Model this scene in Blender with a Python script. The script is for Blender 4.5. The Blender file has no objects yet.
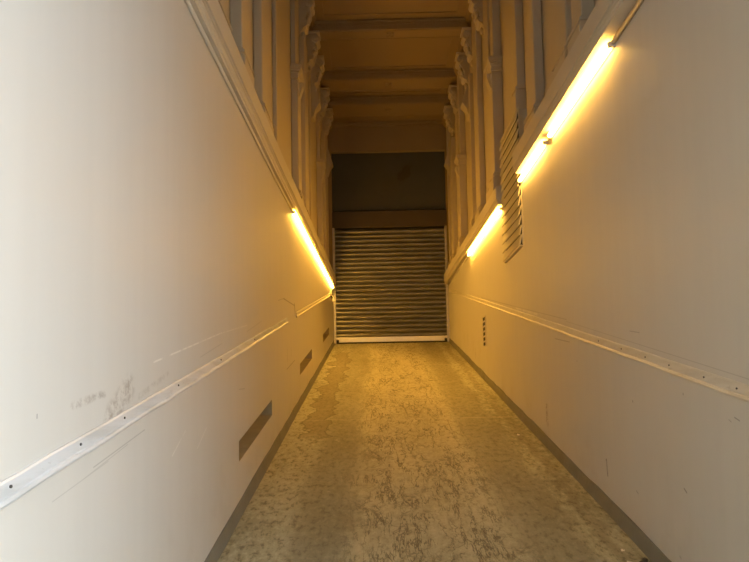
import bpy, bmesh, math, random
from mathutils import Vector, Matrix
random.seed(7)
SC = bpy.context.scene
COL = SC.collection

# ------------------------------------------------------------------ dimensions (metres)
EYE = 1.65                      # eye height above the ramp below the camera
XL, XR = -0.944, 1.472          # faces of the two lower walls
S = 0.2225                      # slope of the ramp
D = 11.743                      # shutter plane
Y0 = -0.8                       # foot of the ramp
BAY = 2.84
CEIL = 5.70 + EYE
SOFF = 5.55 + EYE
def ramp(y): return S * y
def lift(sg, y): return 0.021 * max(0.0, y - 5.0) if sg < 0 else 0.012 * max(0.0, y - 6.4)   # the ledges creep up towards the shutter

# ------------------------------------------------------------------ node helpers
def new_mat(name):
    m = bpy.data.materials.new(name); m.use_nodes = True
    nt = m.node_tree
    for n in list(nt.nodes): nt.nodes.remove(n)
    out = nt.nodes.new('ShaderNodeOutputMaterial')
    b = nt.nodes.new('ShaderNodeBsdfPrincipled')
    nt.links.new(b.outputs[0], out.inputs[0])
    return m, nt, b
class NB:
    """small wrapper that links values or sockets into new nodes"""
    def __init__(s, nt): s.nt = nt
    def put(s, sock, v):
        if isinstance(v, bpy.types.NodeSocket): s.nt.links.new(v, sock)
        else: sock.default_value = v
    def math(s, op, a, b=0.0, clamp=False):
        n = s.nt.nodes.new('ShaderNodeMath'); n.operation = op; n.use_clamp = clamp
        s.put(n.inputs[0], a); s.put(n.inputs[1], b); return n.outputs[0]
    def vmath(s, op, a, b=(0, 0, 0)):
        n = s.nt.nodes.new('ShaderNodeVectorMath'); n.operation = op
        s.put(n.inputs[0], a)
        if op == 'SCALE': s.put(n.inputs[3], b)
        else: s.put(n.inputs[1], b)
        return n.outputs['Value'] if op in ('DOT_PRODUCT', 'LENGTH') else n.outputs['Vector']
    def ramp01(s, v, a, b, smooth=True, lo=0.0, hi=1.0):
        n = s.nt.nodes.new('ShaderNodeMapRange')
        n.interpolation_type = 'SMOOTHSTEP' if smooth else 'LINEAR'
        s.put(n.inputs[0], v); n.inputs[1].default_value = a; n.inputs[2].default_value = b
        n.inputs[3].default_value = lo; n.inputs[4].default_value = hi
        return n.outputs[0]
    def noise(s, vec, scale, detail=4, rough=0.55, dist=0.0, color=False):
        n = s.nt.nodes.new('ShaderNodeTexNoise'); s.put(n.inputs['Vector'], vec)
        n.inputs['Scale'].default_value = scale; n.inputs['Detail'].default_value = detail
        n.inputs['Roughness'].default_value = rough; n.inputs['Distortion'].default_value = dist
        return n.outputs['Color'] if color else n.outputs['Fac']
    def vor_edge(s, vec, scale, rnd=1.0):
        n = s.nt.nodes.new('ShaderNodeTexVoronoi'); n.feature = 'DISTANCE_TO_EDGE'
        s.put(n.inputs['Vector'], vec); n.inputs['Scale'].default_value = scale
        n.inputs['Randomness'].default_value = rnd
        return n.outputs['Distance']
    def mix(s, f, a, b):
        n = s.nt.nodes.new('ShaderNodeMix'); n.data_type = 'RGBA'
        s.put(n.inputs[0], f)
        for k, v in ((6, a), (7, b)):
            s.put(n.inputs[k], v if isinstance(v, bpy.types.NodeSocket) else (*v, 1.0))
        return n.outputs[2]
    def pos(s):
        return s.nt.nodes.new('ShaderNodeNewGeometry').outputs['Position']
    def xyz(s, v):
        n = s.nt.nodes.new('ShaderNodeSeparateXYZ'); s.put(n.inputs[0], v); return n.outputs
    def comb(s, x, y, z):
        n = s.nt.nodes.new('ShaderNodeCombineXYZ')
        for i, v in enumerate((x, y, z)): s.put(n.inputs[i], v)
        return n.outputs[0]
    def bump(s, h, strength, dist=0.01):
        n = s.nt.nodes.new('ShaderNodeBump'); s.put(n.inputs['Height'], h)
        n.inputs['Strength'].default_value = strength; n.inputs['Distance'].default_value = dist
        return n.outputs[0]
    def segment(s, p, a, b, w):
        """soft mask round the segment a-b in the plane (y, height above ramp)"""
        ax, ay = a; bx, by = b; dx, dy = bx - ax, by - ay; l2 = max(dx*dx + dy*dy, 1e-8)
        pa = s.vmath('SUBTRACT', p, (ax, ay, 0))
        t = s.math('MULTIPLY', s.vmath('DOT_PRODUCT', pa, (dx, dy, 0)), 1.0 / l2, clamp=True)
        n = s.nt.nodes.new('ShaderNodeVectorMath'); n.operation = 'SCALE'
        n.inputs[0].default_value = (dx, dy, 0); s.put(n.inputs[3], t)
        d = s.vmath('LENGTH', s.vmath('SUBTRACT', pa, n.outputs['Vector']))
        return s.ramp01(d, w, w * 0.25)

PAINT = (0.60, 0.56, 0.495)

def simple_mat(name, col, rough=0.6, metal=0.0, var=0.08, scale=6.0, bump=0.0):
    m, nt, b = new_mat(name); n = NB(nt)
    p = n.pos()
    f = n.noise(p, scale, 5)
    c = n.mix(f, tuple(v * (1 - var) for v in col), tuple(min(1, v * (1 + var)) for v in col))
    nt.links.new(c, b.inputs['Base Color'])
    b.inputs['Roughness'].default_value = rough; b.inputs['Metallic'].default_value = metal
    if bump: nt.links.new(n.bump(n.noise(p, scale * 8, 4), bump), b.inputs['Normal'])
    return m

def wall_mat(name, dark, light, smudges):
    m, nt, b = new_mat(name); n = NB(nt)
    p = n.pos(); X = n.xyz(p)
    h = n.math('SUBTRACT', X[2], n.math('MULTIPLY', X[1], S))
    q = n.comb(X[1], h, 0.0)
    streak = n.noise(n.vmath('MULTIPLY', p, (1, 7, 0.35)), 1.6, 4, 0.55)
    blot = n.noise(p, 1.1, 3, 0.5)
    fine = n.noise(p, 26, 3, 0.6)
    c = n.mix(n.ramp01(streak, 0.3, 0.7), tuple(v * 0.985 for v in PAINT), tuple(v * 1.01 for v in PAINT))
    c = n.mix(n.math('MULTIPLY', n.ramp01(blot, 0.45, 0.75), 0.22), c, (0.62, 0.535, 0.42))
    # scuffed grime low on the wall and just round the rubbing rail
    low = n.math('MULTIPLY', n.ramp01(h, 0.75, 0.1), n.ramp01(n.noise(p, 2.2, 5, 0.65), 0.48, 0.72))
    c = n.mix(n.math('MULTIPLY', low, 0.22), c, (0.36, 0.29, 0.2))
    brk = n.ramp01(n.noise(p, 14, 3), 0.3, 0.55)
    for (a, bb, w, k) in light:
        c = n.mix(n.math('MULTIPLY', n.math('MULTIPLY', n.segment(q, a, bb, w), k), brk), c, (0.78, 0.74, 0.66))
    for (a, bb, w, k) in smudges:
        msk = n.math('MULTIPLY', n.segment(q, a, bb, w), n.ramp01(n.noise(p, 30, 5, 0.7), 0.4, 0.65))
        c = n.mix(n.math('MULTIPLY', msk, k), c, (0.30, 0.24, 0.18))
    dm = None
    for (a, bb, w, k) in dark:
        msk = n.math('MULTIPLY', n.segment(q, a, bb, w), k)
        dm = msk if dm is None else n.math('MAXIMUM', dm, msk)
    if dm is not None: c = n.mix(dm, c, (0.10, 0.075, 0.05))
    nt.links.new(c, b.inputs['Base Color'])
    b.inputs['Roughness'].default_value = 0.5
    b.inputs['Specular IOR Level'].default_value = 0.35
    hgt = n.math('ADD', n.math('MULTIPLY', blot, 0.6), n.math('MULTIPLY', fine, 0.05))
    nt.links.new(n.bump(hgt, 0.25, 0.02), b.inputs['Normal'])
    return m

def floor_mat():
    m, nt, b = new_mat('ramp_concrete'); n = NB(nt)
    p = n.pos(); X = n.xyz(p)
    flat = n.comb(X[0], X[1], 0.0)
    wob = n.vmath('SCALE', n.vmath('SUBTRACT', n.noise(flat, 3.2, 5, 0.62, color=True), (0.5, 0.5, 0.5)), 0.5)
    q = n.vmath('ADD', flat, n.vmath('SCALE', wob, 0.7))
    big = n.noise(n.vmath('MULTIPLY', flat, (1.6, 0.55, 1)), 1.1, 6, 0.6)
    mid = n.noise(n.vmath('MULTIPLY', flat, (1.3, 0.8, 1)), 5.0, 6, 0.68)
    fine = n.noise(flat, 55, 5, 0.7)
    grit = n.noise(n.vmath('MULTIPLY', flat, (1.4, 0.8, 1)), 17, 6, 0.72)
    c = n.mix(n.ramp01(big, 0.34, 0.66), (0.285, 0.265, 0.175), (0.45, 0.42, 0.285))
    c = n.mix(n.math('MULTIPLY', n.ramp01(mid, 0.50, 0.70), 0.55), c, (0.47, 0.42, 0.30))
    c = n.mix(n.math('MULTIPLY', n.ramp01(mid, 0.46, 0.30), 0.55), c, (0.17, 0.145, 0.095))
    c = n.mix(n.math('MULTIPLY', n.ramp01(fine, 0.45, 0.8), 0.30), c, (0.16, 0.14, 0.10))
    c = n.mix(n.math('MULTIPLY', n.ramp01(grit, 0.51, 0.62), 0.75), c, (0.15, 0.135, 0.085))
    c = n.mix(n.math('MULTIPLY', n.ramp01(grit, 0.48, 0.36), 0.45), c, (0.58, 0.54, 0.38))
    # smooth darker wheel tracks left and right of the crazed middle
    xw = n.math('ADD', X[0], n.math('MULTIPLY', n.math('SUBTRACT', big, 0.5), 0.35))
    tl = n.math('MULTIPLY', n.ramp01(xw, -0.62, -0.48), n.ramp01(xw, -0.10, -0.26))
    tr = n.math('MULTIPLY', n.ramp01(xw, 0.74, 0.86), n.ramp01(xw, 1.22, 1.12))
    c = n.mix(n.math('MULTIPLY', n.math('MAXIMUM', tl, tr), 0.50), c, (0.20, 0.18, 0.125))
    # crazed strip along the middle, tube-lit brightness put into its colour
    mid_strip = n.math('MULTIPLY', n.ramp01(xw, -0.38, -0.05), n.ramp01(xw, 1.0, 0.66))
    c = n.mix(n.math('MULTIPLY', mid_strip, 0.38), c, (0.60, 0.53, 0.36))
    patch = n.ramp01(n.noise(flat, 1.4, 4, 0.6), 0.32, 0.50)
    cr1 = n.ramp01(n.vor_edge(n.vmath('MULTIPLY', q, (2.3, 0.85, 1)), 1.5), 0.017, 0.003)
    cr2 = n.ramp01(n.vor_edge(n.vmath('MULTIPLY', q, (2.0, 1.1, 1)), 3.6), 0.026, 0.003)
    cr2 = n.math('MULTIPLY', cr2, n.ramp01(n.noise(flat, 2.6, 3), 0.47, 0.60))
    crk = n.math('MULTIPLY', n.math('MAXIMUM', n.math('MULTIPLY', n.math('MULTIPLY', cr1, n.ramp01(n.noise(flat, 4.1, 4), 0.40, 0.60)), 0.6), n.math('MULTIPLY', cr2, 0.75)),
                 n.math('MULTIPLY', mid_strip, patch))
    q3 = n.vmath('ADD', flat, n.vmath('ADD', n.vmath('SCALE', wob, 0.45), n.vmath('SCALE', n.vmath('SUBTRACT', n.noise(flat, 11, 4, 0.6, color=True), (0.5, 0.5, 0.5)), 0.12)))
    cr3 = n.ramp01(n.vor_edge(n.vmath('MULTIPLY', q3, (3.6, 0.36, 1)), 1.8), 0.026, 0.004)
    cr3 = n.math('MULTIPLY', cr3, n.math('MULTIPLY', mid_strip, n.ramp01(n.noise(flat, 1.0, 3), 0.34, 0.50)))
    crk = n.math('MAXIMUM', crk, n.math('MULTIPLY', n.math('MULTIPLY', cr3, n.ramp01(n.noise(flat, 5.5, 4), 0.38, 0.58)), 0.85))
    for (vx, vy, off, w4) in ((2.4, 0.42, 0.0, 0.010), (3.4, 0.6, 7.3, 0.011)):     # long wandering cracks
        nn = n.noise(n.vmath('ADD', n.vmath('MULTIPLY', flat, (vx, vy, 1)), (off, off, off)), 1.5, 7, 0.62)
        c4 = n.math('MULTIPLY', n.ramp01(n.math('ABSOLUTE', n.math('SUBTRACT', nn, 0.5)), w4, w4 * 0.25), mid_strip)
        c4 = n.math('MULTIPLY', c4, n.ramp01(n.noise(flat, 4.3, 3), 0.36, 0.52))
        crk = n.math('MAXIMUM', crk, n.math('MULTIPLY', c4, 0.9))
    # short dark chips in the cracks
    chips = n.math('MULTIPLY', n.ramp01(n.noise(n.vmath('MULTIPLY', q, (1.5, 1, 1)), 11, 3, 0.5), 0.66, 0.71), mid_strip)
    crk = n.math('MAXIMUM', crk, n.math('MULTIPLY', chips, 0.75))
    c = n.mix(n.math('MULTIPLY', crk, 0.72), c, (0.055, 0.045, 0.028))
    # ragged damp stain along the left edge, with its dark tide line
    xs = n.math('ADD', X[0], n.math('MULTIPLY', n.math('SUBTRACT', n.noise(flat, 2.6, 5, 0.6), 0.5), 0.55))
    st = n.math('SUBTRACT', xs, -0.66)
    inside = n.math('MULTIPLY', n.ramp01(n.math('ABSOLUTE', st), 0.13, 0.11), n.math('MULTIPLY', n.ramp01(X[1], 5.3, 5.6), n.ramp01(X[1], 10.8, 10.4)))
    c = n.mix(n.math('MULTIPLY', inside, 0.6), c, (0.17, 0.135, 0.085))
    tide = n.math('MULTIPLY', n.ramp01(n.math('ABSOLUTE', n.math('SUBTRACT', n.math('ABSOLUTE', st), 0.12)), 0.018, 0.004),
                  n.math('MULTIPLY', n.ramp01(X[1], 5.2, 5.5), n.ramp01(X[1], 11, 10.6)))
    c = n.mix(n.math('MULTIPLY', tide, 0.6), c, (0.09, 0.07, 0.045))
    # spilt strip and ragged line near the right wall
    xr_ = n.math('ADD', X[0], n.math('MULTIPLY', n.math('SUBTRACT', n.noise(flat, 1.9, 5, 0.6), 0.5), 0.30))
    rs = n.ramp01(n.math('ABSOLUTE', n.math('SUBTRACT', xr_, 1.33)), 0.06, 0.02)
    c = n.mix(n.math('MULTIPLY', rs, 0.35), c, (0.16, 0.135, 0.085))
    # pour joints across the ramp
    for yj in (6.05, 9.2):
        jj = n.ramp01(n.math('ABSOLUTE', n.math('SUBTRACT', n.math('ADD', X[1], n.math('MULTIPLY', mid, 0.12)), yj)), 0.022, 0.006)
        c = n.mix(n.math('MULTIPLY', jj, 0.35), c, (0.50, 0.45, 0.33))
    # pale cement splashes
    spl = n.ramp01(n.noise(q, 7, 3), 0.70, 0.74)
    c = n.mix(n.math('MULTIPLY', spl, 0.35), c, (0.55, 0.51, 0.40))
    nt.links.new(c, b.inputs['Base Color'])
    b.inputs['Roughness'].default_value = 0.75
    b.inputs['Specular IOR Level'].default_value = 0.3
    hh = n.math('SUBTRACT', n.math('ADD', n.math('MULTIPLY', mid, 0.5), n.math('MULTIPLY', fine, 0.15)), n.math('MULTIPLY', crk, 0.6))
    nt.links.new(n.bump(hh, 0.45, 0.015), b.inputs['Normal'])
    return m

def emit_mat(name, col, strength):
    m, nt, b = new_mat(name); n = NB(nt)
    b.inputs['Base Color'].default_value = (0.9, 0.85, 0.75, 1)
    b.inputs['Emission Color'].default_value = (*col, 1)
    b.inputs['Emission Strength'].default_value = strength
    return m

def curtain_mat():
    m, nt, b = new_mat('galvanised_slats'); n = NB(nt)
    p = n.pos()
    f = n.noise(n.vmath('MULTIPLY', p, (0.8, 1, 5)), 3.0, 5, 0.6)
    g = n.noise(p, 40, 3)
    c = n.mix(n.ramp01(f, 0.3, 0.7), (0.20, 0.19, 0.17), (0.29, 0.275, 0.25))
    c = n.mix(n.math('MULTIPLY', n.ramp01(g, 0.5, 0.75), 0.25), c, (0.20, 0.17, 0.13))
    nt.links.new(c, b.inputs['Base Color'])
    b.inputs['Metallic'].default_value = 0.7; b.inputs['Roughness'].default_value = 0.42
    return m

def rail_mat(name, c0, c1, scuff, metal):
    m, nt, b = new_mat(name); n = NB(nt)
    p = n.pos()
    f = n.noise(n.vmath('MULTIPLY', p, (1, 0.7, 6)), 4, 5, 0.6)
    c = n.mix(n.ramp01(f, 0.35, 0.65), c0, c1)
    k = n.ramp01(n.noise(n.vmath('MULTIPLY', p, (1, 1.2, 3)), 9, 5, 0.7), 0.60, 0.72)
    c = n.mix(n.math('MULTIPLY', k, 0.45), c, scuff)
    nt.links.new(c, b.inputs['Base Color'])
    b.inputs['Roughness'].default_value = 0.4; b.inputs['Metallic'].default_value = metal
    return m

def panel_mat():
    m, nt, b = new_mat('grey_board'); n = NB(nt)
    p = n.pos(); X = n.xyz(p)
    c = n.mix(n.noise(p, 1.6, 4), (0.06, 0.06, 0.052), (0.09, 0.09, 0.075))
    # brown damp patch
    qx = n.math('SUBTRACT', X[0], 0.62); qz = n.math('SUBTRACT', X[2], 4.62 + EYE)
    ll = n.vmath('LENGTH', n.comb(n.math('MULTIPLY', qx, 1.0), n.math('SUBTRACT', qz, n.math('MULTIPLY', qx, 0.9)), 0.0))
    ll = n.math('ADD', ll, n.math('MULTIPLY', n.math('SUBTRACT', n.noise(p, 6, 4), 0.5), 0.3))
    c = n.mix(n.math('MULTIPLY', n.ramp01(ll, 0.20, 0.12), 0.6), c, (0.05, 0.03, 0.015))
    nt.links.new(c, b.inputs['Base Color']); b.inputs['Roughness'].default_value = 0.6
    return m

# ------------------------------------------------------------------ mesh helpers
class MB:
    def __init__(s): s.bm = bmesh.new()
    def box(s, x0, x1, y0, y1, z0, z1):
        vs = [s.bm.verts.new((x, y, z)) for x in (x0, x1) for y in (y0, y1) for z in (z0, z1)]
        for f in ((0, 1, 3, 2), (4, 6, 7, 5), (0, 4, 5, 1), (2, 3, 7, 6), (0, 2, 6, 4), (1, 5, 7, 3)):
            s.bm.faces.new([vs[i] for i in f])
        return s
    def hexa(s, pts):
        """eight points: bottom ring then top ring"""
        v = [s.bm.verts.new(p) for p in pts]
        for f in ((3, 2, 1, 0), (4, 5, 6, 7), (0, 1, 5, 4), (1, 2, 6, 5), (2, 3, 7, 6), (3, 0, 4, 7)):
            s.bm.faces.new([v[i] for i in f])
        return s
    def sweep(s, rings, cap=True, closed=True):
        """rings: list of equal length point lists"""
        R = [[s.bm.verts.new(p) for p in r] for r in rings]
        k = len(R[0])
        for a, b in zip(R, R[1:]):
            for i in range(k if closed else k - 1):
                j = (i + 1) % k
                s.bm.faces.new((a[i], a[j], b[j], b[i]))
        if cap and closed:
            s.bm.faces.new(R[0][::-1]); s.bm.faces.new(R[-1])
        return s
    def prism(s, poly, axis, a, b):
        """extrude a 2-D outline along axis: 'y' outline is (x,z); 'x' outline is (y,z)"""
        mk = (lambda u, v, t: (u, t, v)) if axis == 'y' else (lambda u, v, t: (t, u, v))
        return s.sweep([[mk(u, v, t) for u, v in poly] for t in (a, b)])
    def tube(s, pts, r, n=10, r2=None):
        pts = [Vector(p) for p in pts]; rings = []
        for i, p in enumerate(pts):
            t = (pts[min(i + 1, len(pts) - 1)] - pts[max(i - 1, 0)]).normalized()
            u = t.cross(Vector((0, 0, 1)))
            if u.length < 1e-3: u = t.cross(Vector((1, 0, 0)))
            u.normalize(); w = t.cross(u)
            rr = r if r2 is None else r + (r2 - r) * i / (len(pts) - 1)
            rings.append([tuple(p + u * rr * math.cos(a) + w * rr * math.sin(a)) for a in [2 * math.pi * k / n for k in range(n)]])
        return s.sweep(rings)
    def blob(s, c, r, seed=0, rough=0.0, seg=8):
        rnd = random.Random(seed)
        M = Matrix.Translation(Vector(c)) @ Matrix.Diagonal((r[0], r[1], r[2], 1))
        res = bmesh.ops.create_uvsphere(s.bm, u_segments=seg, v_segments=max(4, seg * 2 // 3), radius=1.0, matrix=M)
        if rough:
            for v in res['verts']:
                d = v.co - Vector(c); v.co = Vector(c) + d * (1 + rnd.uniform(-rough, rough))
        return s
    def build(s, name, mat, parent=None, bevel=0.0, smooth=False, seg=2):
        off = Vector((0, 0, 0))
        if parent is not None:
            q = parent
            while q is not None:
                off += q.location; q = q.parent
        bmesh.ops.recalc_face_normals(s.bm, faces=s.bm.faces)
        if parent is not None: bmesh.ops.translate(s.bm, verts=s.bm.verts, vec=-off)
        me = bpy.data.meshes.new(name); s.bm.to_mesh(me); s.bm.free()
        me.materials.append(mat)
        if smooth:
            for p in me.polygons: p.use_smooth = True
        o = bpy.data.objects.new(name, me); COL.objects.link(o)
        if parent is not None: o.parent = parent
        if bevel:
            md = o.modifiers.new('bevel', 'BEVEL'); md.width = bevel; md.segments = seg
            md.limit_method = 'ANGLE'; md.angle_limit = math.radians(40)
        return o

def thing(name, label, cat, loc, group=None):
    o = bpy.data.objects.new(name, None); COL.objects.link(o)
    o.empty_display_size = 0.1; o.location = loc
    o['label'] = label; o['category'] = cat
    if group: o['group'] = group
    return o
def tag(o, label, cat, group=None, kind=None):
    o['label'] = label; o['category'] = cat
    if group: o['group'] = group
    if kind: o['kind'] = kind
    return o
def struct(o, label, cat):
    o['kind'] = 'structure'; o['label'] = label; o['category'] = cat
    return o

# ------------------------------------------------------------------ materials
LDARK = [((0.0 + 1.62, 0.985), (1.95, 0.985), 0.004, 0.35), ((1.85, 1.0), (2.25, 1.005), 0.005, 0.55), ((1.78, 0.985), (2.1, 0.995), 0.004, 0.4),
         ((5.25, 1.335), (5.62, 1.335), 0.010, 0.5), ((5.55, 1.335), (6.25, 1.215), 0.012, 0.65), ((6.27, 1.225), (6.31, 1.10), 0.030, 0.95),
         ((6.31, 1.135), (10.7, 1.135), 0.010, 0.55),
         ((3.76, 0.83), (3.92, 0.80), 0.006, 0.5), ((5.75, 0.80), (5.75, 0.67), 0.010, 0.6), ((6.0, 0.78), (6.0, 0.69), 0.010, 0.6), ((5.7, 0.60), (6.25, 0.60), 0.010, 0.6),
         ((1.542, 1.255), (1.542, 1.245), 0.004, 0.7), ((2.95, 1.18), (3.35, 1.195), 0.006, 0.35), ((4.0, 1.19), (4.5, 1.215), 0.008, 0.3)]
LLIGHT = [((2.34, 1.26), (3.35, 1.26), 0.006, 0.9), ((3.3, 1.26), (4.0, 1.235), 0.006, 0.5), ((2.55, 0.80), (2.72, 0.86), 0.006, 0.6), ((2.9, 0.72), (3.05, 0.78), 0.006, 0.5)]
LSMUDGE = [((1.97, 1.13), (2.10, 1.20), 0.075, 0.75), ((1.72, 1.235), (1.92, 1.225), 0.02, 0.6), ((2.2, 1.15), (2.5, 1.18), 0.02, 0.3)]
RDARK = [((3.18, 1.235), (3.30, 1.23), 0.005, 0.5), ((3.72, 0.335), (3.71, 0.235), 0.013, 0.7), ((3.30, 0.82), (3.30, 0.815), 0.010, 0.7), ((4.2, 0.90), (4.2, 0.895), 0.010, 0.5),
         ((2.75, 0.99), (2.75, 0.985), 0.008, 0.7), ((2.78, 0.52), (2.76, 0.51), 0.009, 0.8), ((2.36, 0.98), (2.33, 0.975), 0.006, 0.7), ((2.40, 0.96), (2.385, 0.955), 0.005, 0.5),
         ((3.3, 0.30), (3.28, 0.295), 0.010, 0.5), ((2.85, 0.16), (2.84, 0.155), 0.008, 0.5), ((4.35, 1.02), (4.7, 1.0), 0.008, 0.5), ((9.3, 0.45), (9.3, 0.28), 0.02, 0.6),
         ((4.4, 1.19), (6.2, 1.17), 0.006, 0.4), ((6.2, 1.17), (8.0, 1.15), 0.008, 0.5), ((2.2, 1.16), (4.4, 1.175), 0.004, 0.35)]
RLIGHT = [((5.2, 1.16), (6.0, 1.155), 0.015, 0.7)]
RSMUDGE = [((5.0, 0.36), (5.0, 0.22), 0.05, 0.9), ((3.72, 0.33), (3.71, 0.24), 0.02, 0.8), ((8.6, 0.3), (8.6, 0.2), 0.06, 0.5)]
LDARK = [(a, c, w * 0.7, k * 0.6) if k < 0.6 else (a, c, w * 0.8, k * 0.85) for a, c, w, k in LDARK]
RDARK = [(a, c, w * 0.8, k * 0.7) for a, c, w, k in RDARK]
M_WL = wall_mat('painted_plaster_left', LDARK, LLIGHT, LSMUDGE)
M_WR = wall_mat('painted_plaster_right', RDARK, RLIGHT, RSMUDGE)
M_STONE = simple_mat('painted_stone', (0.58, 0.525, 0.43), 0.6, 0, 0.06, 3.0)
M_UPPER = simple_mat('dimmed_painted_stone', (0.50, 0.425, 0.31), 0.6, 0, 0.06, 3.0)  # darker copy of the ledge stone, upper storey dimness put into its colour
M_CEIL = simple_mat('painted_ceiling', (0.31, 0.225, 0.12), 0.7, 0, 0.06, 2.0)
M_FLOOR = floor_mat()
M_KERB = simple_mat('grey_kerb_paint', (0.20, 0.185, 0.145), 0.6, 0, 0.25, 7.0, 0.3)
M_RAILL = rail_mat('galvanised_rail', (0.60, 0.60, 0.58), (0.72, 0.72, 0.71), (0.40, 0.37, 0.32), 0.25)
M_RAILR = rail_mat('painted_rail', (0.60, 0.55, 0.46), (0.68, 0.63, 0.54), (0.42, 0.36, 0.28), 0.1)
M_CURT = curtain_mat()
M_BAR = simple_mat('bright_bar', (0.72, 0.68, 0.60), 0.35, 0.35, 0.1, 12)
M_GUIDE = simple_mat('guide_steel', (0.55, 0.52, 0.48), 0.45, 0.4, 0.1, 9)
M_HOOD = simple_mat('brown_hood', (0.085, 0.062, 0.038), 0.6, 0.1, 0.15, 4)
M_PANEL = panel_mat()
M_SLOT = simple_mat('slot_shade_tone', (0.42, 0.345, 0.21), 0.8, 0, 0.2, 8)  # dimness of the recess put into the lining colour
M_DARK = simple_mat('black_rubber_and_shade', (0.02, 0.018, 0.015), 0.7, 0, 0.2, 10)  # rubber parts, and black standing in for shaded gaps
M_VENT = simple_mat('painted_louvre', (0.52, 0.46, 0.34), 0.5, 0, 0.08, 8)
M_COND = simple_mat('painted_conduit', (0.60, 0.55, 0.46), 0.4, 0, 0.06, 8)
M_HOUS = simple_mat('light_housing', (0.80, 0.76, 0.68), 0.4, 0, 0.03, 8)
M_CAP = simple_mat('lamp_holder', (0.70, 0.66, 0.58), 0.4, 0, 0.03, 8)
M_TUBE = emit_mat('glowing_tube', (1.0, 0.51, 0.07), 92.0)
M_TUBE2 = emit_mat('glowing_older_tube', (1.0, 0.52, 0.09), 52.0)
M_GROUND = simple_mat('yard_concrete', (0.22, 0.21, 0.19), 0.85, 0, 0.2, 1.5, 0.2)
M_OUT = simple_mat('light_block_grey', (0.22, 0.21, 0.19), 0.8, 0, 0.1, 1.0)
M_BLOCK = simple_mat('light_block_dark', (0.07, 0.055, 0.045), 0.85, 0, 0.3, 4)
M_SCREW = simple_mat('screw_head', (0.10, 0.09, 0.08), 0.5, 0.5, 0.1, 20)
M_LEAF = simple_mat('dry_leaf', (0.09, 0.07, 0.04), 0.8, 0, 0.3, 30)
M_SCRAP = simple_mat('paint_flake', (0.75, 0.70, 0.58), 0.7, 0, 0.1, 30)

# ------------------------------------------------------------------ setting: floor and lower walls
b = MB()
nx, ny = 6, 30
rows = [[b.bm.verts.new((XL - 0.02 + (XR - XL + 0.04) * i / nx, Y0 + (D + 0.35 - Y0) * j / ny, ramp(Y0 + (D + 0.35 - Y0) * j / ny))) for i in range(nx + 1)] for j in range(ny + 1)]
for j in range(ny):
    for i in range(nx): b.bm.faces.new((rows[j][i], rows[j][i + 1], rows[j + 1][i + 1], rows[j + 1][i]))
struct(b.build('floor', M_FLOOR), 'stained and crazed concrete ramp rising to the shutter', 'floor')
b = MB(); zz = ramp(Y0)
b.box(-14, 14, -16, Y0, zz - 0.2, zz)
struct(b.build('ground', M_GROUND), 'concrete yard at the foot of the ramp', 'ground')

WTOP = 2.32 + EYE
SLOTS = [(3.75, 4.90), (6.65, 7.85), (9.43, 10.58)]
SL0, SL1 = 0.352, 0.488
def lower_wall(x, sgn, y_start, slots, name, mat, label):
    b = MB(); bm = b.bm
    ys = sorted({y_start, D + 0.35, *[v for s in slots for v in s]} | {y_start + 0.5 * k for k in range(1, int((D - y_start) * 2))})
    def pt(y, lv): return (x, y, ramp(max(y, Y0)) + (-0.05, SL0, SL1)[lv] if lv < 3 else WTOP)
    grid = [[bm.verts.new(pt(y, lv)) for lv in range(4)] for y in ys]
    for i in range(len(ys) - 1):
        for lv in range(3):
            ym = (ys[i] + ys[i + 1]) / 2
            if lv == 1 and any(a < ym < c for a, c in slots): continue
            bm.faces.new((grid[i][lv], grid[i + 1][lv], grid[i + 1][lv + 1], grid[i][lv + 1]))
    # top of the wall runs back under the upper storey, end face gives it thickness
    T = 0.45 * sgn
    e = [bm.verts.new((x + T, y_start, v.co.z)) for v in grid[0]]
    for lv in range(3): bm.faces.new((grid[0][lv], grid[0][lv + 1], e[lv + 1], e[lv]))
    tb = [bm.verts.new((x + T, y, WTOP)) for y in ys]
    for i in range(len(ys) - 1): bm.faces.new((grid[i][3], grid[i + 1][3], tb[i + 1], tb[i]))
    bb = [bm.verts.new((x + T, y, ramp(max(y, Y0)) - 0.05)) for y in ys]
    for i in range(len(ys) - 1): bm.faces.new((bb[i], bb[i + 1], tb[i + 1], tb[i]))
    return struct(b.build(name, mat), label, 'wall')
YLS, YRS = -0.9, 0.8  # right wall stops short: unseen opening invented to let daylight onto the left wall
DAY_HEAD = 4.7                       # underside of the unseen screen added to limit daylight
lower_wall(XL, -1, YLS, SLOTS, 'wall_left', M_WL, 'pale plastered left wall with three low slots')
lower_wall(XR, 1, YRS, [], 'wall_right', M_WR, 'plain beige plastered right wall in half shade')

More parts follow.
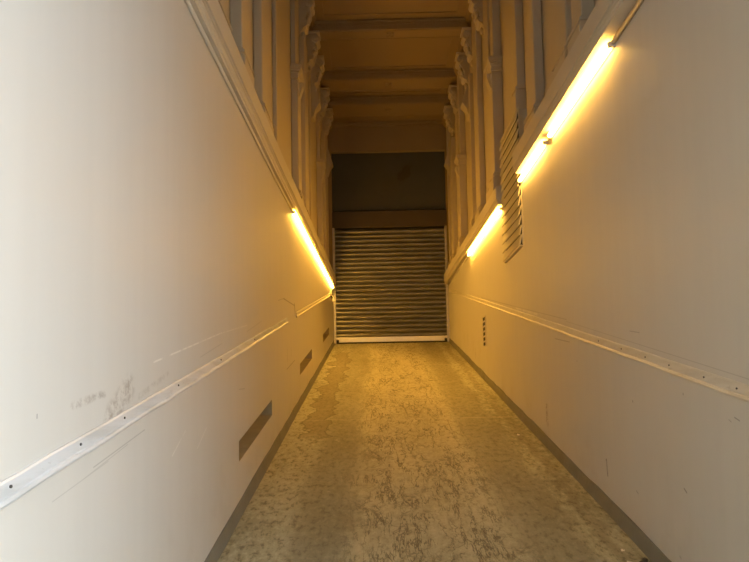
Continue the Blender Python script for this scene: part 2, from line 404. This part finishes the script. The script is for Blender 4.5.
order3 = ['nearest the camera', 'middle one of three', 'nearest the shutter']
for k, (a, c) in enumerate(SLOTS):
    ym = (a + c) / 2
    t = thing('wall_slot', 'long low slot cut in the left wall, ' + order3[k], 'wall slot', (XL, ym, ramp(ym) + SL0), 'slots along the left wall')
    dpt = 0.22
    b = MB()
    def P(y, h, x): return (x, y, ramp(y) + h)
    g = 0.012
    i = [(a, SL0), (c, SL0), (c, SL1), (a, SL1)]
    o_ = [(a - g, SL0 - g), (c + g, SL0 - g), (c + g, SL1 + g), (a - g, SL1 + g)]
    fr = [b.bm.verts.new(P(y, h, XL)) for y, h in i]; bk = [b.bm.verts.new(P(y, h, XL - dpt)) for y, h in i]
    fo = [b.bm.verts.new(P(y, h, XL - 0.001)) for y, h in o_]; bo = [b.bm.verts.new(P(y, h, XL - dpt - g)) for y, h in o_]
    for q in range(4):
        w = (q + 1) % 4
        b.bm.faces.new((fr[q], fr[w], bk[w], bk[q])); b.bm.faces.new((fo[q], bo[q], bo[w], fo[w])); b.bm.faces.new((fr[q], fo[q], fo[w], fr[w]))
    b.bm.faces.new(bk); b.bm.faces.new(bo[::-1])
    b.build('recess', M_SLOT, t)

# grey kerbs at the foot of both walls
def kerb(x, sgn, y0, name, label):
    b = MB(); rnd = random.Random(3)
    rings = []
    n = 60
    for k in range(n + 1):
        y = y0 + (D - 0.1 - y0) * k / n; z = ramp(max(y, Y0))
        w = 0.011 + rnd.uniform(-0.003, 0.003); h = 0.095 + rnd.uniform(-0.006, 0.006)
        rings.append([(x + sgn * 0.002, y, z - 0.004), (x - sgn * (w + 0.008), y, z - 0.004), (x - sgn * w, y, z + h - 0.01), (x - sgn * (w - 0.004), y, z + h), (x + sgn * 0.002, y, z + h)])
    b.sweep(rings)
    return struct(b.build(name, M_KERB), label, 'baseboard')
kerb(XL, -1, Y0, 'baseboard_left', 'grey painted kerb band at the foot of the left wall')
kerb(XR, 1, YRS, 'baseboard_right', 'grey painted kerb band at the foot of the right wall')

# ------------------------------------------------------------------ ledges (string courses) on both walls
def ledge(wx, sgn, proj, z0, z1, z2, ya, yb, name, label):
    """z0 soffit, z1 top of the lower moulding, z2 top of the flat band; sgn=-1 left wall"""
    f = wx - sgn * proj
    d = -sgn
    o = lambda k: f - d * k      # k metres back towards the wall
    prof = [(wx + sgn * 0.002, z0), (o(0.022), z0), (o(0.022), z0 + 0.02), (o(0.012), z0 + 0.028), (o(0.012), z1 - 0.034), (o(0.018), z1 - 0.030), (o(0.018), z1 - 0.024),
            (o(0.008), z1 - 0.020), (o(0.008), z1 - 0.012), (o(0.014), z1 - 0.010), (o(0.014), z1 - 0.003), (f, z1), (f, z2 - 0.006), (o(0.006), z2), (wx + sgn * 0.002, z2 + 0.015)]
    b = MB()
    b.sweep([[(x, y, z + EYE + lift(sgn, y)) for x, z in prof] for y in ([ya, 5.0, yb] if sgn < 0 else [ya, yb])])
    return struct(b.build(name, M_STONE), label, 'ledge')
LZ = (1.985, 2.085, 2.235); RZ = (2.112, 2.18, 2.325)
LPJ, RPJ = 0.062, 0.112
ledge(XL, -1, LPJ, *LZ, YLS, D - 0.02, 'trim_1', 'moulded ledge running the whole length of the left wall')
ledge(XR, 1, RPJ, *RZ, YRS, 5.49, 'trim_2', 'moulded ledge on the right wall, near length before the louvre')
ledge(XR, 1, 0.085, *RZ, 6.42, D - 0.02, 'trim_3', 'moulded ledge on the right wall, far length beyond the louvre')

# ------------------------------------------------------------------ upper storey walls
UL, UR = -1.03, 1.56            # faces of the recessed upper walls
CB = 5.47 + EYE                  # underside of the wall cornice
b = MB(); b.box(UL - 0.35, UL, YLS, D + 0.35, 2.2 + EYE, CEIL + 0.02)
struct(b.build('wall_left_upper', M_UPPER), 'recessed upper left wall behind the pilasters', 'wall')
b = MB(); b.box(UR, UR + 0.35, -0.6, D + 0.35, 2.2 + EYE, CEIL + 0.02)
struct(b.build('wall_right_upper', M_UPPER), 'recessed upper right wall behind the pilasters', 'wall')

CY = [7.60, 8.38, 9.02, 10.0, 10.75]      # corbels along each wall
ORD = ['first', 'second', 'third', 'fourth', 'fifth', 'sixth', 'seventh', 'eighth', 'ninth', 'tenth', 'eleventh', 'twelfth', 'thirteenth']
def pilaster(side, y0, y1, proj, kind, label, ledge_top):
    sg = -1 if side == 'left' else 1
    wx = UL if side == 'left' else UR
    f = lambda k: wx - sg * k        # k metres out from the wall
    def bx(b, k, ya, yb, za, zb):
        xa, xb = sorted((f(0.0015), f(k))); b.box(xa, xb, ya, yb, za + EYE, zb + EYE)
    top = CB - EYE
    for cy in CY:
        if y0 - 0.03 < cy + 0.115 and y1 + 0.03 > cy - 0.115: top = 4.88
    if side == 'right' and y1 > 5.58 and y0 < 6.45: ledge_top = 2.845   # stands above the louvre
    t = thing('pilaster', label, 'pilaster', (wx, (y0 + y1) / 2, ledge_top + EYE), side + ' wall pilasters')
    z = ledge_top + (0.08 if side == 'left' else 0.12)
    b = MB(); bx(b, proj + 0.026, y0 - 0.026, y1 + 0.026, ledge_top, z + 0.075)
    bx(b, proj + 0.014, y0 - 0.014, y1 + 0.014, z + 0.075, z + 0.10); bx(b, proj + 0.026, y0 - 0.024, y1 + 0.024, z + 0.10, z + 0.12); bx(b, proj + 0.008, y0 - 0.008, y1 + 0.008, z + 0.12, z + 0.145)
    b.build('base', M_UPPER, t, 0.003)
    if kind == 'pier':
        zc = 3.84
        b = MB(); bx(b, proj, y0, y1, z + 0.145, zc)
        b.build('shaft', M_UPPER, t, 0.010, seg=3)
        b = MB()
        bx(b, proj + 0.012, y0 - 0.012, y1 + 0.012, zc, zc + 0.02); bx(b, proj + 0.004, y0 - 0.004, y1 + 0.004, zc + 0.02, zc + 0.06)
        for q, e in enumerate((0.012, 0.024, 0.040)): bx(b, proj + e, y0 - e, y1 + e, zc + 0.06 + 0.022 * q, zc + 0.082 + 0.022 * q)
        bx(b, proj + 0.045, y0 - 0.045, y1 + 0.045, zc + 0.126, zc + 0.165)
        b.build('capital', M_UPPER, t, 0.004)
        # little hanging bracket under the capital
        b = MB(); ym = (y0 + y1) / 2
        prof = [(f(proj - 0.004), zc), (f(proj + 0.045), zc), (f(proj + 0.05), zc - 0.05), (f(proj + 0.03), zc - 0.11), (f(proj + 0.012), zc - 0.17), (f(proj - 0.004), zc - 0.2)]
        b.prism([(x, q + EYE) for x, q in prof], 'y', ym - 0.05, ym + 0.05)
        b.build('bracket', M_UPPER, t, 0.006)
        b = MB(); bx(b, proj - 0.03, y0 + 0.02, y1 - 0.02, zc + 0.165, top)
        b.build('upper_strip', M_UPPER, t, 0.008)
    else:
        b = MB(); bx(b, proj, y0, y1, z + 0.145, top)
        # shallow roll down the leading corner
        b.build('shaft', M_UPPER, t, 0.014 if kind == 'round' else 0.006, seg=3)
    return t

def pil_set(side, specs, lt):
    specs = sorted(specs, key=lambda s: -s[0])
    kinds = {'pier': 'tall pier with moulded capital', 'round': 'wide plain pilaster strip', 'flat': 'narrow plain pilaster strip'}
    short = {'pier': 'pier', 'round': 'wide strip', 'flat': 'narrow strip'}
    n = {k: 0 for k in kinds}
    for (y0, y1, pr, kd) in specs:
        lab = '%s on the %s ledge, %s %s from the shutter' % (kinds[kd], side, ORD[n[kd]], short[kd])
        n[kd] += 1
        pilaster(side, y0, y1, pr, kd, lab, lt)
LP, RP = [], []
for k in range(3):
    o = BAY * k
    LP += [(3.89 + o, 4.14 + o, 0.09, 'pier'), (4.64 + o, 4.98 + o, 0.08, 'round')]
    if 5.53 + o < 11.3: LP.append((5.53 + o, 5.71 + o, 0.04, 'flat'))
LP += [(3.25, 3.62, 0.06, 'flat')]
LP = [s for s in LP if s[1] < D - 0.05]
for k in range(3):
    o = BAY * k
    RP += [(3.82 + o, 4.02 + o, 0.10 if k == 0 else 0.13, 'pier')]
    for (a, c, pr, kd) in ((4.15, 4.42, 0.095, 'round'), (5.02, 5.32, 0.09, 'round'), (5.66, 5.78, 0.085, 'flat')):
        if c + o < D - 0.05: RP.append((a + o, c + o, pr, kd))
pil_set('left', LP, LZ[2]); pil_set('right', RP, RZ[2])

# keystone consoles between the piers
for side, wx, sg in (('left', UL, -1), ('right', UR, 1)):
    for k, y in enumerate((8.70, 11.08) if side == 'left' else (8.80, 11.17)):
        t = thing('keystone', '%s keystone block projecting from the upper %s wall' % (('nearer', 'farther')[k], side), 'keystone', (wx, y, 4.4 + EYE), side + ' wall keystones')
        f = lambda q: wx - sg * q
        b = MB()
        b.prism([(f(-0.004), 4.90 + EYE), (f(0.06), 4.90 + EYE), (f(0.09), 4.80 + EYE), (f(0.155), 4.58 + EYE), (f(0.16), 4.50 + EYE), (f(0.10), 4.42 + EYE), (f(0.07), 4.30 + EYE), (f(-0.004), 4.28 + EYE)], 'y', y - 0.09, y + 0.09)
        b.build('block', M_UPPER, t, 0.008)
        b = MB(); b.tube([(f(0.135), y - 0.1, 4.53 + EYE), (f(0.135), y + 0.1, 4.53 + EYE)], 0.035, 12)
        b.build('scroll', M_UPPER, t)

# ------------------------------------------------------------------ ceiling, cornices, beams, corbels
YC = -0.6
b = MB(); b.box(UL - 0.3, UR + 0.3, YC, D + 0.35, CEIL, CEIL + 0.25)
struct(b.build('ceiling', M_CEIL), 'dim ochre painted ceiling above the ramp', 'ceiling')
def cornice(wx, sg, ya, name, label):
    f = lambda q: wx - sg * q
    prof = [(f(-0.002), CB), (f(0.03), CB), (f(0.03), CB + 0.03), (f(0.05), CB + 0.045), (f(0.06), CB + 0.08), (f(0.10), CB + 0.10), (f(0.10), CB + 0.14), (f(0.13), CB + 0.17), (f(0.13), CEIL - 0.03), (f(0.15), CEIL), (f(-0.002), CEIL)]
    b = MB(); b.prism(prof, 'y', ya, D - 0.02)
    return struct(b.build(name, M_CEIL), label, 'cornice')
cornice(UL, -1, YC, 'trim_4', 'moulded cornice at the top of the left wall')
cornice(UR, 1, YC, 'trim_5', 'moulded cornice at the top of the right wall')
XM = (UL + UR) / 2
BEAMS = [(8.40, 8.66, 'nearest ceiling beam, spanning the passage ahead of the large panel'), (9.78, 10.20, 'middle ceiling beam, behind the large panel'), (10.66, 11.2, 'farthest ceiling beam, close to the shutter wall'), (7.0, 7.26, 'ceiling beam at the top edge of the picture')]
BEAMS = BEAMS[:3]
for (ya, yb, lab) in BEAMS:
    t = thing('ceiling_beam', lab, 'beam', (XM, (ya + yb) / 2, SOFF), 'ceiling beams')
    b = MB(); b.box(UL + 0.02, UR - 0.02, ya, yb, SOFF, CEIL)
    b.build('web', M_CEIL, t, 0.006)
    b = MB(); b.box(UL + 0.12, UR - 0.12, ya - 0.03, ya, CEIL - 0.045, CEIL - 0.012); b.box(UL + 0.12, UR - 0.12, yb, yb + 0.03, CEIL - 0.045, CEIL - 0.012)
    b.build('edge_moulding', M_CEIL, t, 0.005)
    b = MB()
    n = 54
    for k in range(n):
        x = UL + 0.14 + (UR - UL - 0.28) * (k + 0.25) / n
        b.box(x, x + 0.024, ya - 0.018, ya, CEIL - 0.078, CEIL - 0.046)
    b.build('dentils', M_CEIL, t)
    b = MB(); zf = SOFF - 0.012
    b.box(UL + 0.16, UR - 0.16, ya + 0.02, ya + 0.04, zf, SOFF); b.box(UL + 0.16, UR - 0.16, yb - 0.04, yb - 0.02, zf, SOFF)
    b.build('soffit_bead', M_CEIL, t, 0.003)
    b = MB(); ym = (ya + yb) / 2
    for q in range(4):
        an = q * math.pi / 2 + math.pi / 4
        b.blob((XM + 0.045 * math.cos(an), ym + 0.045 * math.sin(an), SOFF - 0.008), (0.035, 0.035, 0.018), q)
    b.blob((XM, ym, SOFF - 0.015), (0.02, 0.02, 0.018))
    b.build('rosette', M_CEIL, t, smooth=True)
# raised border of the large panel, one for each coffer
PANELS = [(8.80, 9.68), (10.28, 10.58), (6.9, 8.27)]
for k, (ya, yb) in enumerate(PANELS):
    b = MB(); x0, x1 = UL + 0.26, UR - 0.26; w = 0.03; zt = CEIL - 0.02
    if k == 1: ya += 0.05; yb -= 0.05
    b.box(x0, x1, ya, ya + w, zt, CEIL); b.box(x0, x1, yb - w, yb, zt, CEIL); b.box(x0, x0 + w, ya + w, yb - w, zt, CEIL); b.box(x1 - w, x1, ya + w, yb - w, zt, CEIL)
    struct(b.build('trim_%d' % (6 + k), M_CEIL), ('raised border of the large ceiling panel', 'raised border of the small ceiling panel by the shutter', 'raised border of the ceiling panel nearest the camera')[k], 'ceiling moulding')

cdist = ['nearest the camera', 'second from the camera', 'third from the camera', 'fourth from the camera', 'nearest the shutter']
def corbel(side, y, label):
    wx, sg = (UL, -1) if side == 'left' else (UR, 1)
    f = lambda q: wx - sg * q
    t = thing('corbel', label, 'corbel', (wx, y, 5.0 + EYE), side + ' wall corbels')
    z = lambda q: q + EYE
    hw = 0.085
    b = MB()
    prof = [(f(-0.004), z(5.44)), (f(0.17), z(5.44)), (f(0.185), z(5.38)), (f(0.17), z(5.30)), (f(0.12), z(5.22)), (f(0.085), z(5.15)), (f(0.09), z(5.09)), (f(0.07), z(5.03)), (f(0.03), z(4.97)), (f(-0.004), z(4.94))]
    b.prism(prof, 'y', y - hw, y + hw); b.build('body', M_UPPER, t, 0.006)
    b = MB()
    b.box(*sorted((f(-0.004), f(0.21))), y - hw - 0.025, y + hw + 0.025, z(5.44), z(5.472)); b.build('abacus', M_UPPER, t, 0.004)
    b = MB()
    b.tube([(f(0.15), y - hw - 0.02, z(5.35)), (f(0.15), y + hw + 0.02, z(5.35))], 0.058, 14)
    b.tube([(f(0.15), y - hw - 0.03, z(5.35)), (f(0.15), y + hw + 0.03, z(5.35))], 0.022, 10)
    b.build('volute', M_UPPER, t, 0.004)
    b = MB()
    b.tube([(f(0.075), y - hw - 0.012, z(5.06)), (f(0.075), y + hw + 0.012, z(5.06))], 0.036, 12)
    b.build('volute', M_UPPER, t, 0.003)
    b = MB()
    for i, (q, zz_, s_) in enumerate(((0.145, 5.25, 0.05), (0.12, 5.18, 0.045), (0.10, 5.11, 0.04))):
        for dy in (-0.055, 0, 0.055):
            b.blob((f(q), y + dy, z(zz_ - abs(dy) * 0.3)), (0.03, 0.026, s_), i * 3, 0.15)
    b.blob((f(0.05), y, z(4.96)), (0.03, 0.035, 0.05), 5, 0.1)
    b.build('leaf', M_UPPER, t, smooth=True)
for side in ('left', 'right'):
    for k, y in enumerate(CY):
        corbel(side, y, 'carved scroll corbel high on the %s wall, %s' % (side, cdist[k]))

# ------------------------------------------------------------------ end wall and shutter
b = MB()
LT = 5.075 + EYE
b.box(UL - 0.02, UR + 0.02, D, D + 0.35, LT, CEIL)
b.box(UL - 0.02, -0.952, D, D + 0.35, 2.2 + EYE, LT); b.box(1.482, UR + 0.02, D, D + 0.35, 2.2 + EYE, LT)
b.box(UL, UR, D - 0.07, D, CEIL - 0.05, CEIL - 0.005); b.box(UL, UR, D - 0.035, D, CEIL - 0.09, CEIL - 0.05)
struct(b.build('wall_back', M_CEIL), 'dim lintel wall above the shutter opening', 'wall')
b = MB(); b.box(-0.952, 1.482, D + 0.10, D + 0.14, 3.82 + EYE, LT)
struct(b.build('wall_infill', M_PANEL), 'dark grey stained board closing the top of the opening', 'panel')
b = MB(); b.box(-1.2, 1.75, D + 0.30, D + 0.34, ramp(D) - 0.1, LT + 0.02)
struct(b.build('wall_behind', M_DARK), 'dark void behind the shutter', 'wall')

t = thing('roller_shutter', 'closed grey metal roller shutter at the top of the ramp', 'roller shutter', (XM, D, ramp(D)))
zf = ramp(D)
C0, C1 = zf + 0.135, 3.40 + EYE
b = MB(); nS = 24; pit = (C1 - C0) / nS
prof = []
for k in range(nS):
    for q in range(9):
        u = q / 9
        prof.append((D + 0.03 - 0.034 * math.sin(math.pi * min(1, u / 0.86)) ** 0.8 if u < 0.86 else D + 0.048, C0 + pit * (k + u)))
prof.append((D + 0.03, C1))
L0, L1 = -0.90, 1.43
back = [(D + 0.06, zz_) for _, zz_ in (prof[-1], prof[0])]
b.prism(prof + back, 'x', L0, L1)
b.build('curtain', M_CURT, t)
b = MB(); b.box(L0 + 0.06, L1 - 0.06, D - 0.02, D + 0.04, zf + 0.028, zf + 0.135); b.box(L0, L0 + 0.06, D - 0.02, D + 0.04, zf + 0.085, zf + 0.135); b.box(L1 - 0.06, L1, D - 0.02, D + 0.04, zf + 0.085, zf + 0.135)
o = b.build('bottom_bar', M_BAR, t, 0.008); o['label'] = 'bright metal bottom bar'
b = MB(); b.box(L0 + 0.04, L1 - 0.04, D - 0.01, D + 0.03, zf + 0.001, zf + 0.028)  # black strip stands in for the shaded gap below the bar
o = b.build('gap_shade', M_DARK, t); o['label'] = 'black rubber seal'
for xa, xb in ((L0 - 0.044, L0 + 0.004), (L1 - 0.004, L1 + 0.041)):
    b = MB(); b.box(xa, xb, D - 0.045, D + 0.06, zf + 0.002, C1 + 0.02)
    o = b.build('guide_rail', M_GUIDE, t, 0.004); o['label'] = 'pale steel guide rail'
for xa in (L0 + 0.008, L1 - 0.052):
    b = MB(); b.box(xa, xa + 0.046, D - 0.03, D + 0.0, zf + 0.002, zf + 0.08)
    o = b.build('buffer', M_DARK, t, 0.004); o['label'] = 'black corner buffer'
b = MB(); b.box(-0.948, 1.478, D - 0.02, D + 0.25, 3.425 + EYE, 3.775 + EYE)
o = b.build('hood', M_HOOD, t, 0.01); o['label'] = 'brown box housing the shutter roll'

# ------------------------------------------------------------------ rubbing rails
def wall_rail(wx, sg, ya, yb, h0, h1, mat, label, wav, screws, seed, group='rubbing rails'):
    t = thing('wall_rail', label, 'rail', (wx, (ya + yb) / 2, ramp((ya + yb) / 2) + (h0 + h1) / 2), group)
    rnd = random.Random(seed); n = max(8, int((yb - ya) / 0.12)); rings = []
    f = lambda q: wx - sg * q
    for k in range(n + 1):
        y = ya + (yb - ya) * k / n; z = ramp(y)
        e = rnd.uniform(-wav, wav); g = rnd.uniform(-wav, wav) * 0.5
        a, c = h0 + e, h1 + g; m = 0.022
        pr = [(-0.002, a), (0.012, a), (0.018, a + 0.004), (0.020, a + 0.010), (0.017, a + m - 0.003), (0.010, a + m), (0.009, c - 0.006), (0.006, c), (-0.002, c)]
        rings.append([(f(q), y, z + h) for q, h in pr])
    b = MB(); b.sweep(rings); b.build('strip', mat, t)
    for y in screws:
        b = MB(); zc = ramp(y) + h0 + 0.042
        b.tube([(f(0.006), y, zc), (f(0.0125), y, zc)], 0.0045, 8)
        o = b.build('screw', M_SCREW, t); o['label'] = 'dark screw head'
wall_rail(XL, -1, -0.6, 5.72, 1.065, 1.128, M_RAILL, 'pale metal rubbing rail on the left wall, long near length', 0.003, (0.9, 1.42, 1.75, 2.05, 2.6, 3.3, 4.2), 11)
wall_rail(XL, -1, 6.36, 10.85, 1.065, 1.125, M_STONE, 'rubbing rail on the left wall, far length towards the shutter', 0.002, (), 12)
wall_rail(XR, 1, YRS + 0.02, D - 0.15, 1.068, 1.135, M_RAILR, 'cream painted rubbing rail along the right wall', 0.0025, (2.32, 2.55, 2.85, 3.1, 3.4, 3.75), 13)

# ------------------------------------------------------------------ lights under the ledges
def batten(wx, sg, ya, yb, zt, zs, label, joints=(), glow=None):
    tx = wx - sg * 0.026; r = 0.017
    t = thing('strip_light', label, 'strip light', (tx, (ya + yb) / 2, zs + EYE + lift(sg, (ya + yb) / 2)), 'strip lights under the ledges')
    Z = lambda y, z: z + EYE + lift(sg, y)
    b = MB(); b.sweep([[(wx - sg * 0.001, y, Z(y, zt - 0.022)), (wx - sg * 0.009, y, Z(y, zt - 0.014)), (wx - sg * 0.009, y, Z(y, zt + 0.014)), (wx - sg * 0.001, y, Z(y, zt + 0.022))] for y in (ya, yb)])
    b.build('housing', M_HOUS, t, 0.004)
    cuts = [ya + 0.03, *joints, yb - 0.03]
    for k in range(len(cuts) - 1):
        c0 = cuts[k] + (0.012 if k else 0); c1 = cuts[k + 1] - (0.012 if k < len(cuts) - 2 else 0)
        b = MB(); b.tube([(tx, c0, Z(c0, zt)), (tx, c1, Z(c1, zt))], r, 14)
        o = b.build('tube', glow or M_TUBE, t, smooth=False); o['label'] = 'glowing warm white tube'
    for y in [ya, *[j - 0.014 for j in joints], yb - 0.028]:
        b = MB(); b.box(*sorted((wx - sg * 0.002, tx - sg * 0.016)), y, y + 0.022, Z(y, zt - 0.016), Z(y, zt + 0.016)); b.build('end_cap', M_CAP, t, 0.004)
batten(XR, 1, 3.33, 4.60, 2.075, 2.112, 'lit strip light on the right wall, nearest the camera', (), M_TUBE2)
batten(XR, 1, 4.70, 5.60, 2.075, 2.112, 'lit strip light on the right wall, just before the louvre', (), M_TUBE2)
batten(XR, 1, 6.46, 8.87, 2.075, 2.112, 'lit strip light on the right wall, beyond the louvre', (7.66,))
batten(XL, -1, 6.12, 11.36, 1.955, 1.985, 'long lit strip light on the left wall', (7.43, 8.74, 10.05))

def conduit(wx, sg, ya, yb, z, label, r=0.012):
    # rests against the plaster
    o = MB().tube([(wx - sg * (r - 0.001), q, z + EYE + lift(sg, q)) for q in ([ya, 5.0, yb] if sg < 0 else [ya, yb])], r, 10).build('conduit', M_COND, smooth=True)
    return tag(o, label, 'conduit', 'conduits under the ledges')
conduit(XL, -1, -2.0, 6.12, 1.966, 'cream conduit under the left ledge running to the long strip light')
conduit(XR, 1, YRS + 0.05, 3.33, 2.085, 'cream conduit under the right ledge at the top right corner', 0.014)
conduit(XR, 1, 8.87, D - 0.1, 2.085, 'cream conduit under the right ledge close to the shutter')

# cable and boxes at the far end of the left wall
o = MB().tube([(XL + 0.009, 11.45, 2.06 + EYE), (XL + 0.009, 11.47, 1.98 + EYE), (XL + 0.009, 11.44, 1.88 + EYE), (XL + 0.009, 10.95, 1.86 + EYE)], 0.010, 8).build('cable', M_DARK, smooth=True)
tag(o, 'dark cable dropping from the far end of the left strip light', 'cable')
t = thing('cable_clip', 'small white fitting low beside the shutter on the left wall', 'fitting', (XL, 11.39, 1.87 + EYE))
MB().prism([(XL - 0.002, 1.80 + EYE), (XL + 0.05, 1.83 + EYE), (XL + 0.05, 1.86 + EYE), (XL - 0.002, 1.93 + EYE)], 'y', 11.36, 11.42).build('body', M_HOUS, t, 0.005)
MB().tube([(XL + 0.05, 11.39, 1.845 + EYE), (XL + 0.056, 11.39, 1.845 + EYE)], 0.008, 8).build('screw', M_SCREW, t)
t = thing('switch_box', 'tiny black box standing on the left ledge', 'box', (UL + 0.05, 7.02, LZ[2] + EYE))
MB().box(UL + 0.10, UL + 0.14, 6.56, 6.60, LZ[2] + 0.002 + EYE, LZ[2] + 0.075 + EYE).build('body', M_DARK, t, 0.006)

# ------------------------------------------------------------------ louvre and grille on the right wall
t = thing('louvre_vent', 'tall louvred vent in the gap between the right ledges', 'vent', (XR, 5.96, 1.435 + EYE))
V0, V1, VZ0, VZ1 = 5.61, 6.39, 1.435 + EYE, 2.83 + EYE
MB().box(XR - 0.010, XR - 0.0005, V0 - 0.012, V0, VZ0, VZ1 + 0.02).build('frame', M_VENT, t)
MB().box(XR - 0.024, XR - 0.0005, V0, V1, VZ1, VZ1 + 0.02).build('frame', M_VENT, t)
MB().box(XR - 0.004, XR - 0.0005, V0, V1 - 0.03, VZ0, VZ1).build('shade_plate', M_DARK, t)  # dark sheet standing in for shade between the slats
MB().box(XR - 0.0005, UR - 0.001, V0 + 0.02, V1 - 0.04, 2.345 + EYE, VZ1 + 0.01).build('casing', M_VENT, t)
MB().box(XR - 0.034, XR - 0.0005, V0, V1 - 0.02, VZ0 - 0.022, VZ0 - 0.007).build('frame', M_VENT, t)
nv = 14; ph = (VZ1 - VZ0) / nv
for k in range(nv):
    z = VZ0 + ph * k
    b = MB()
    b.prism([(XR - 0.040, z), (XR - 0.030, z - 0.006), (XR - 0.006, z + ph - 0.004), (XR - 0.016, z + ph + 0.002)], 'y', V0, V1)
    b.build('slat', M_VENT, t)
t = thing('wall_grille', 'small upright dark grille low on the right wall', 'grille', (XR, 7.80, ramp(7.8) + 0.48))
G0, G1 = 7.70, 7.90; gz = 0.565 + EYE; gt = 0.985 + EYE
MB().box(XR - 0.0045, XR + 0.001, G0 + 0.01, G1 - 0.01, gz + 0.01, gt - 0.01).build('opening', M_DARK, t)['label'] = 'dark opening behind the bars'
b = MB()
b.box(XR - 0.012, XR + 0.001, G0, G0 + 0.012, gz, gt); b.box(XR - 0.012, XR + 0.001, G1 - 0.012, G1, gz, gt); b.box(XR - 0.012, XR + 0.001, G0 + 0.012, G1 - 0.012, gz, gz + 0.012); b.box(XR - 0.012, XR + 0.001, G0 + 0.012, G1 - 0.012, gt - 0.012, gt)
b.build('frame', M_STONE, t)
for k in range(1, 6):
    z = gz + (gt - gz) * k / 6
    MB().box(XR - 0.012, XR - 0.002, G0 + 0.012, G1 - 0.012, z - 0.011, z + 0.011).build('bar', M_STONE, t)

# ------------------------------------------------------------------ litter by the right kerb
def flake(x, y, w, l, h, mat, seed):
    rnd = random.Random(seed); b = MB(); z = ramp(y) + 0.001
    n = 9; top, bot = [], []
    for k in range(n):
        a = 2 * math.pi * k / n; rr = rnd.uniform(0.55, 1.0)
        px, py = x + w * rr * math.cos(a), y + l * rr * math.sin(a)
        zz_ = ramp(py) + 0.001 + h * rnd.uniform(0.0, 1.0)
        top.append((px, py, zz_ + 0.004)); bot.append((px, py, zz_))
    b.sweep([bot, top])
    return b
o = flake(1.325, 3.08, 0.030, 0.020, 0.012, M_SCRAP, 1).build('paint_flake', M_SCRAP)
tag(o, 'pale curled scrap on the floor by the right kerb, largest', 'scrap', 'scraps by the right kerb')
o = flake(1.345, 3.22, 0.012, 0.012, 0.006, M_SCRAP, 2).build('paint_flake', M_SCRAP)
tag(o, 'small pale crumb on the floor just behind the curled scrap', 'scrap', 'scraps by the right kerb')
o = flake(1.30, 5.35, 0.016, 0.02, 0.008, M_SCRAP, 4).build('paint_flake', M_SCRAP)
tag(o, 'pale crumb farther up the ramp beside the right kerb', 'scrap', 'scraps by the right kerb')
b = MB()
for k in range(7):
    y = 3.0 + 0.018 * k + random.uniform(-0.01, 0.01); b.blob((1.405 + random.uniform(-0.018, 0.018), y, ramp(y) + 0.011), (0.016, 0.013, 0.011), k, 0.35, 7)
tag(b.build('leaf_litter', M_LEAF), 'clump of dark dried leaves against the right kerb', 'leaves', kind='stuff')

b = MB(); b.box(-6.0, XL - 0.25, -13.0, YLS - 0.02, ramp(Y0), 12)  # unseen mass added to keep daylight off the right wall
struct(b.build('light_block_left', M_BLOCK), 'unseen dark mass added left of the yard to block daylight', 'wall')
b = MB(); b.box(-14, 9, -11.4, -11.0, ramp(Y0), 16.0)  # unseen tall mass added to block the sky behind the camera
struct(b.build('light_block_opposite', M_OUT), 'unseen mass added across the yard to block the sky', 'wall')
b = MB(); b.box(UL - 0.02, UR + 0.35, YC - 0.3, YC, DAY_HEAD, CEIL + 0.25)  # unseen screen added to hold daylight back from the upper storey
struct(b.build('light_block_front', M_STONE), 'unseen screen added behind the camera to limit daylight', 'wall')
# ------------------------------------------------------------------ outdoor daylight
w = bpy.data.worlds.new('World'); SC.world = w; w.use_nodes = True
nt = w.node_tree
bg = nt.nodes['Background']; bg.inputs[0].default_value = (0.80, 0.90, 1.0, 1); bg.inputs[1].default_value = 8.2

# ------------------------------------------------------------------ camera
cam = bpy.data.cameras.new('camera'); co = bpy.data.objects.new('camera', cam); COL.objects.link(co)
F = 562.0; p, y, r = 0.0525, -0.0084, -0.0186; px, py = 374.77, 359.80
fw = Vector((math.sin(y) * math.cos(p), math.cos(y) * math.cos(p), math.sin(p)))
rt = Vector((math.cos(y), -math.sin(y), 0)); up = rt.cross(fw)
rt2 = rt * math.cos(r) + up * math.sin(r); up2 = up * math.cos(r) - rt * math.sin(r)
M = Matrix((rt2, up2, -fw)).transposed().to_4x4(); M.translation = (0, 0, EYE)
co.matrix_world = M
cam.sensor_fit = 'HORIZONTAL'; cam.sensor_width = 36; cam.lens = F / 749 * 36
cam.shift_x = (374.5 - px) / 749; cam.shift_y = (py - 281.0) / 749
cam.clip_start = 0.05; cam.clip_end = 200
SC.camera = co
vs = SC.view_settings
vs.view_transform = 'Standard'; vs.look = 'None'; vs.gamma = 1; vs.use_curve_mapping = False; vs.exposure = 0.1
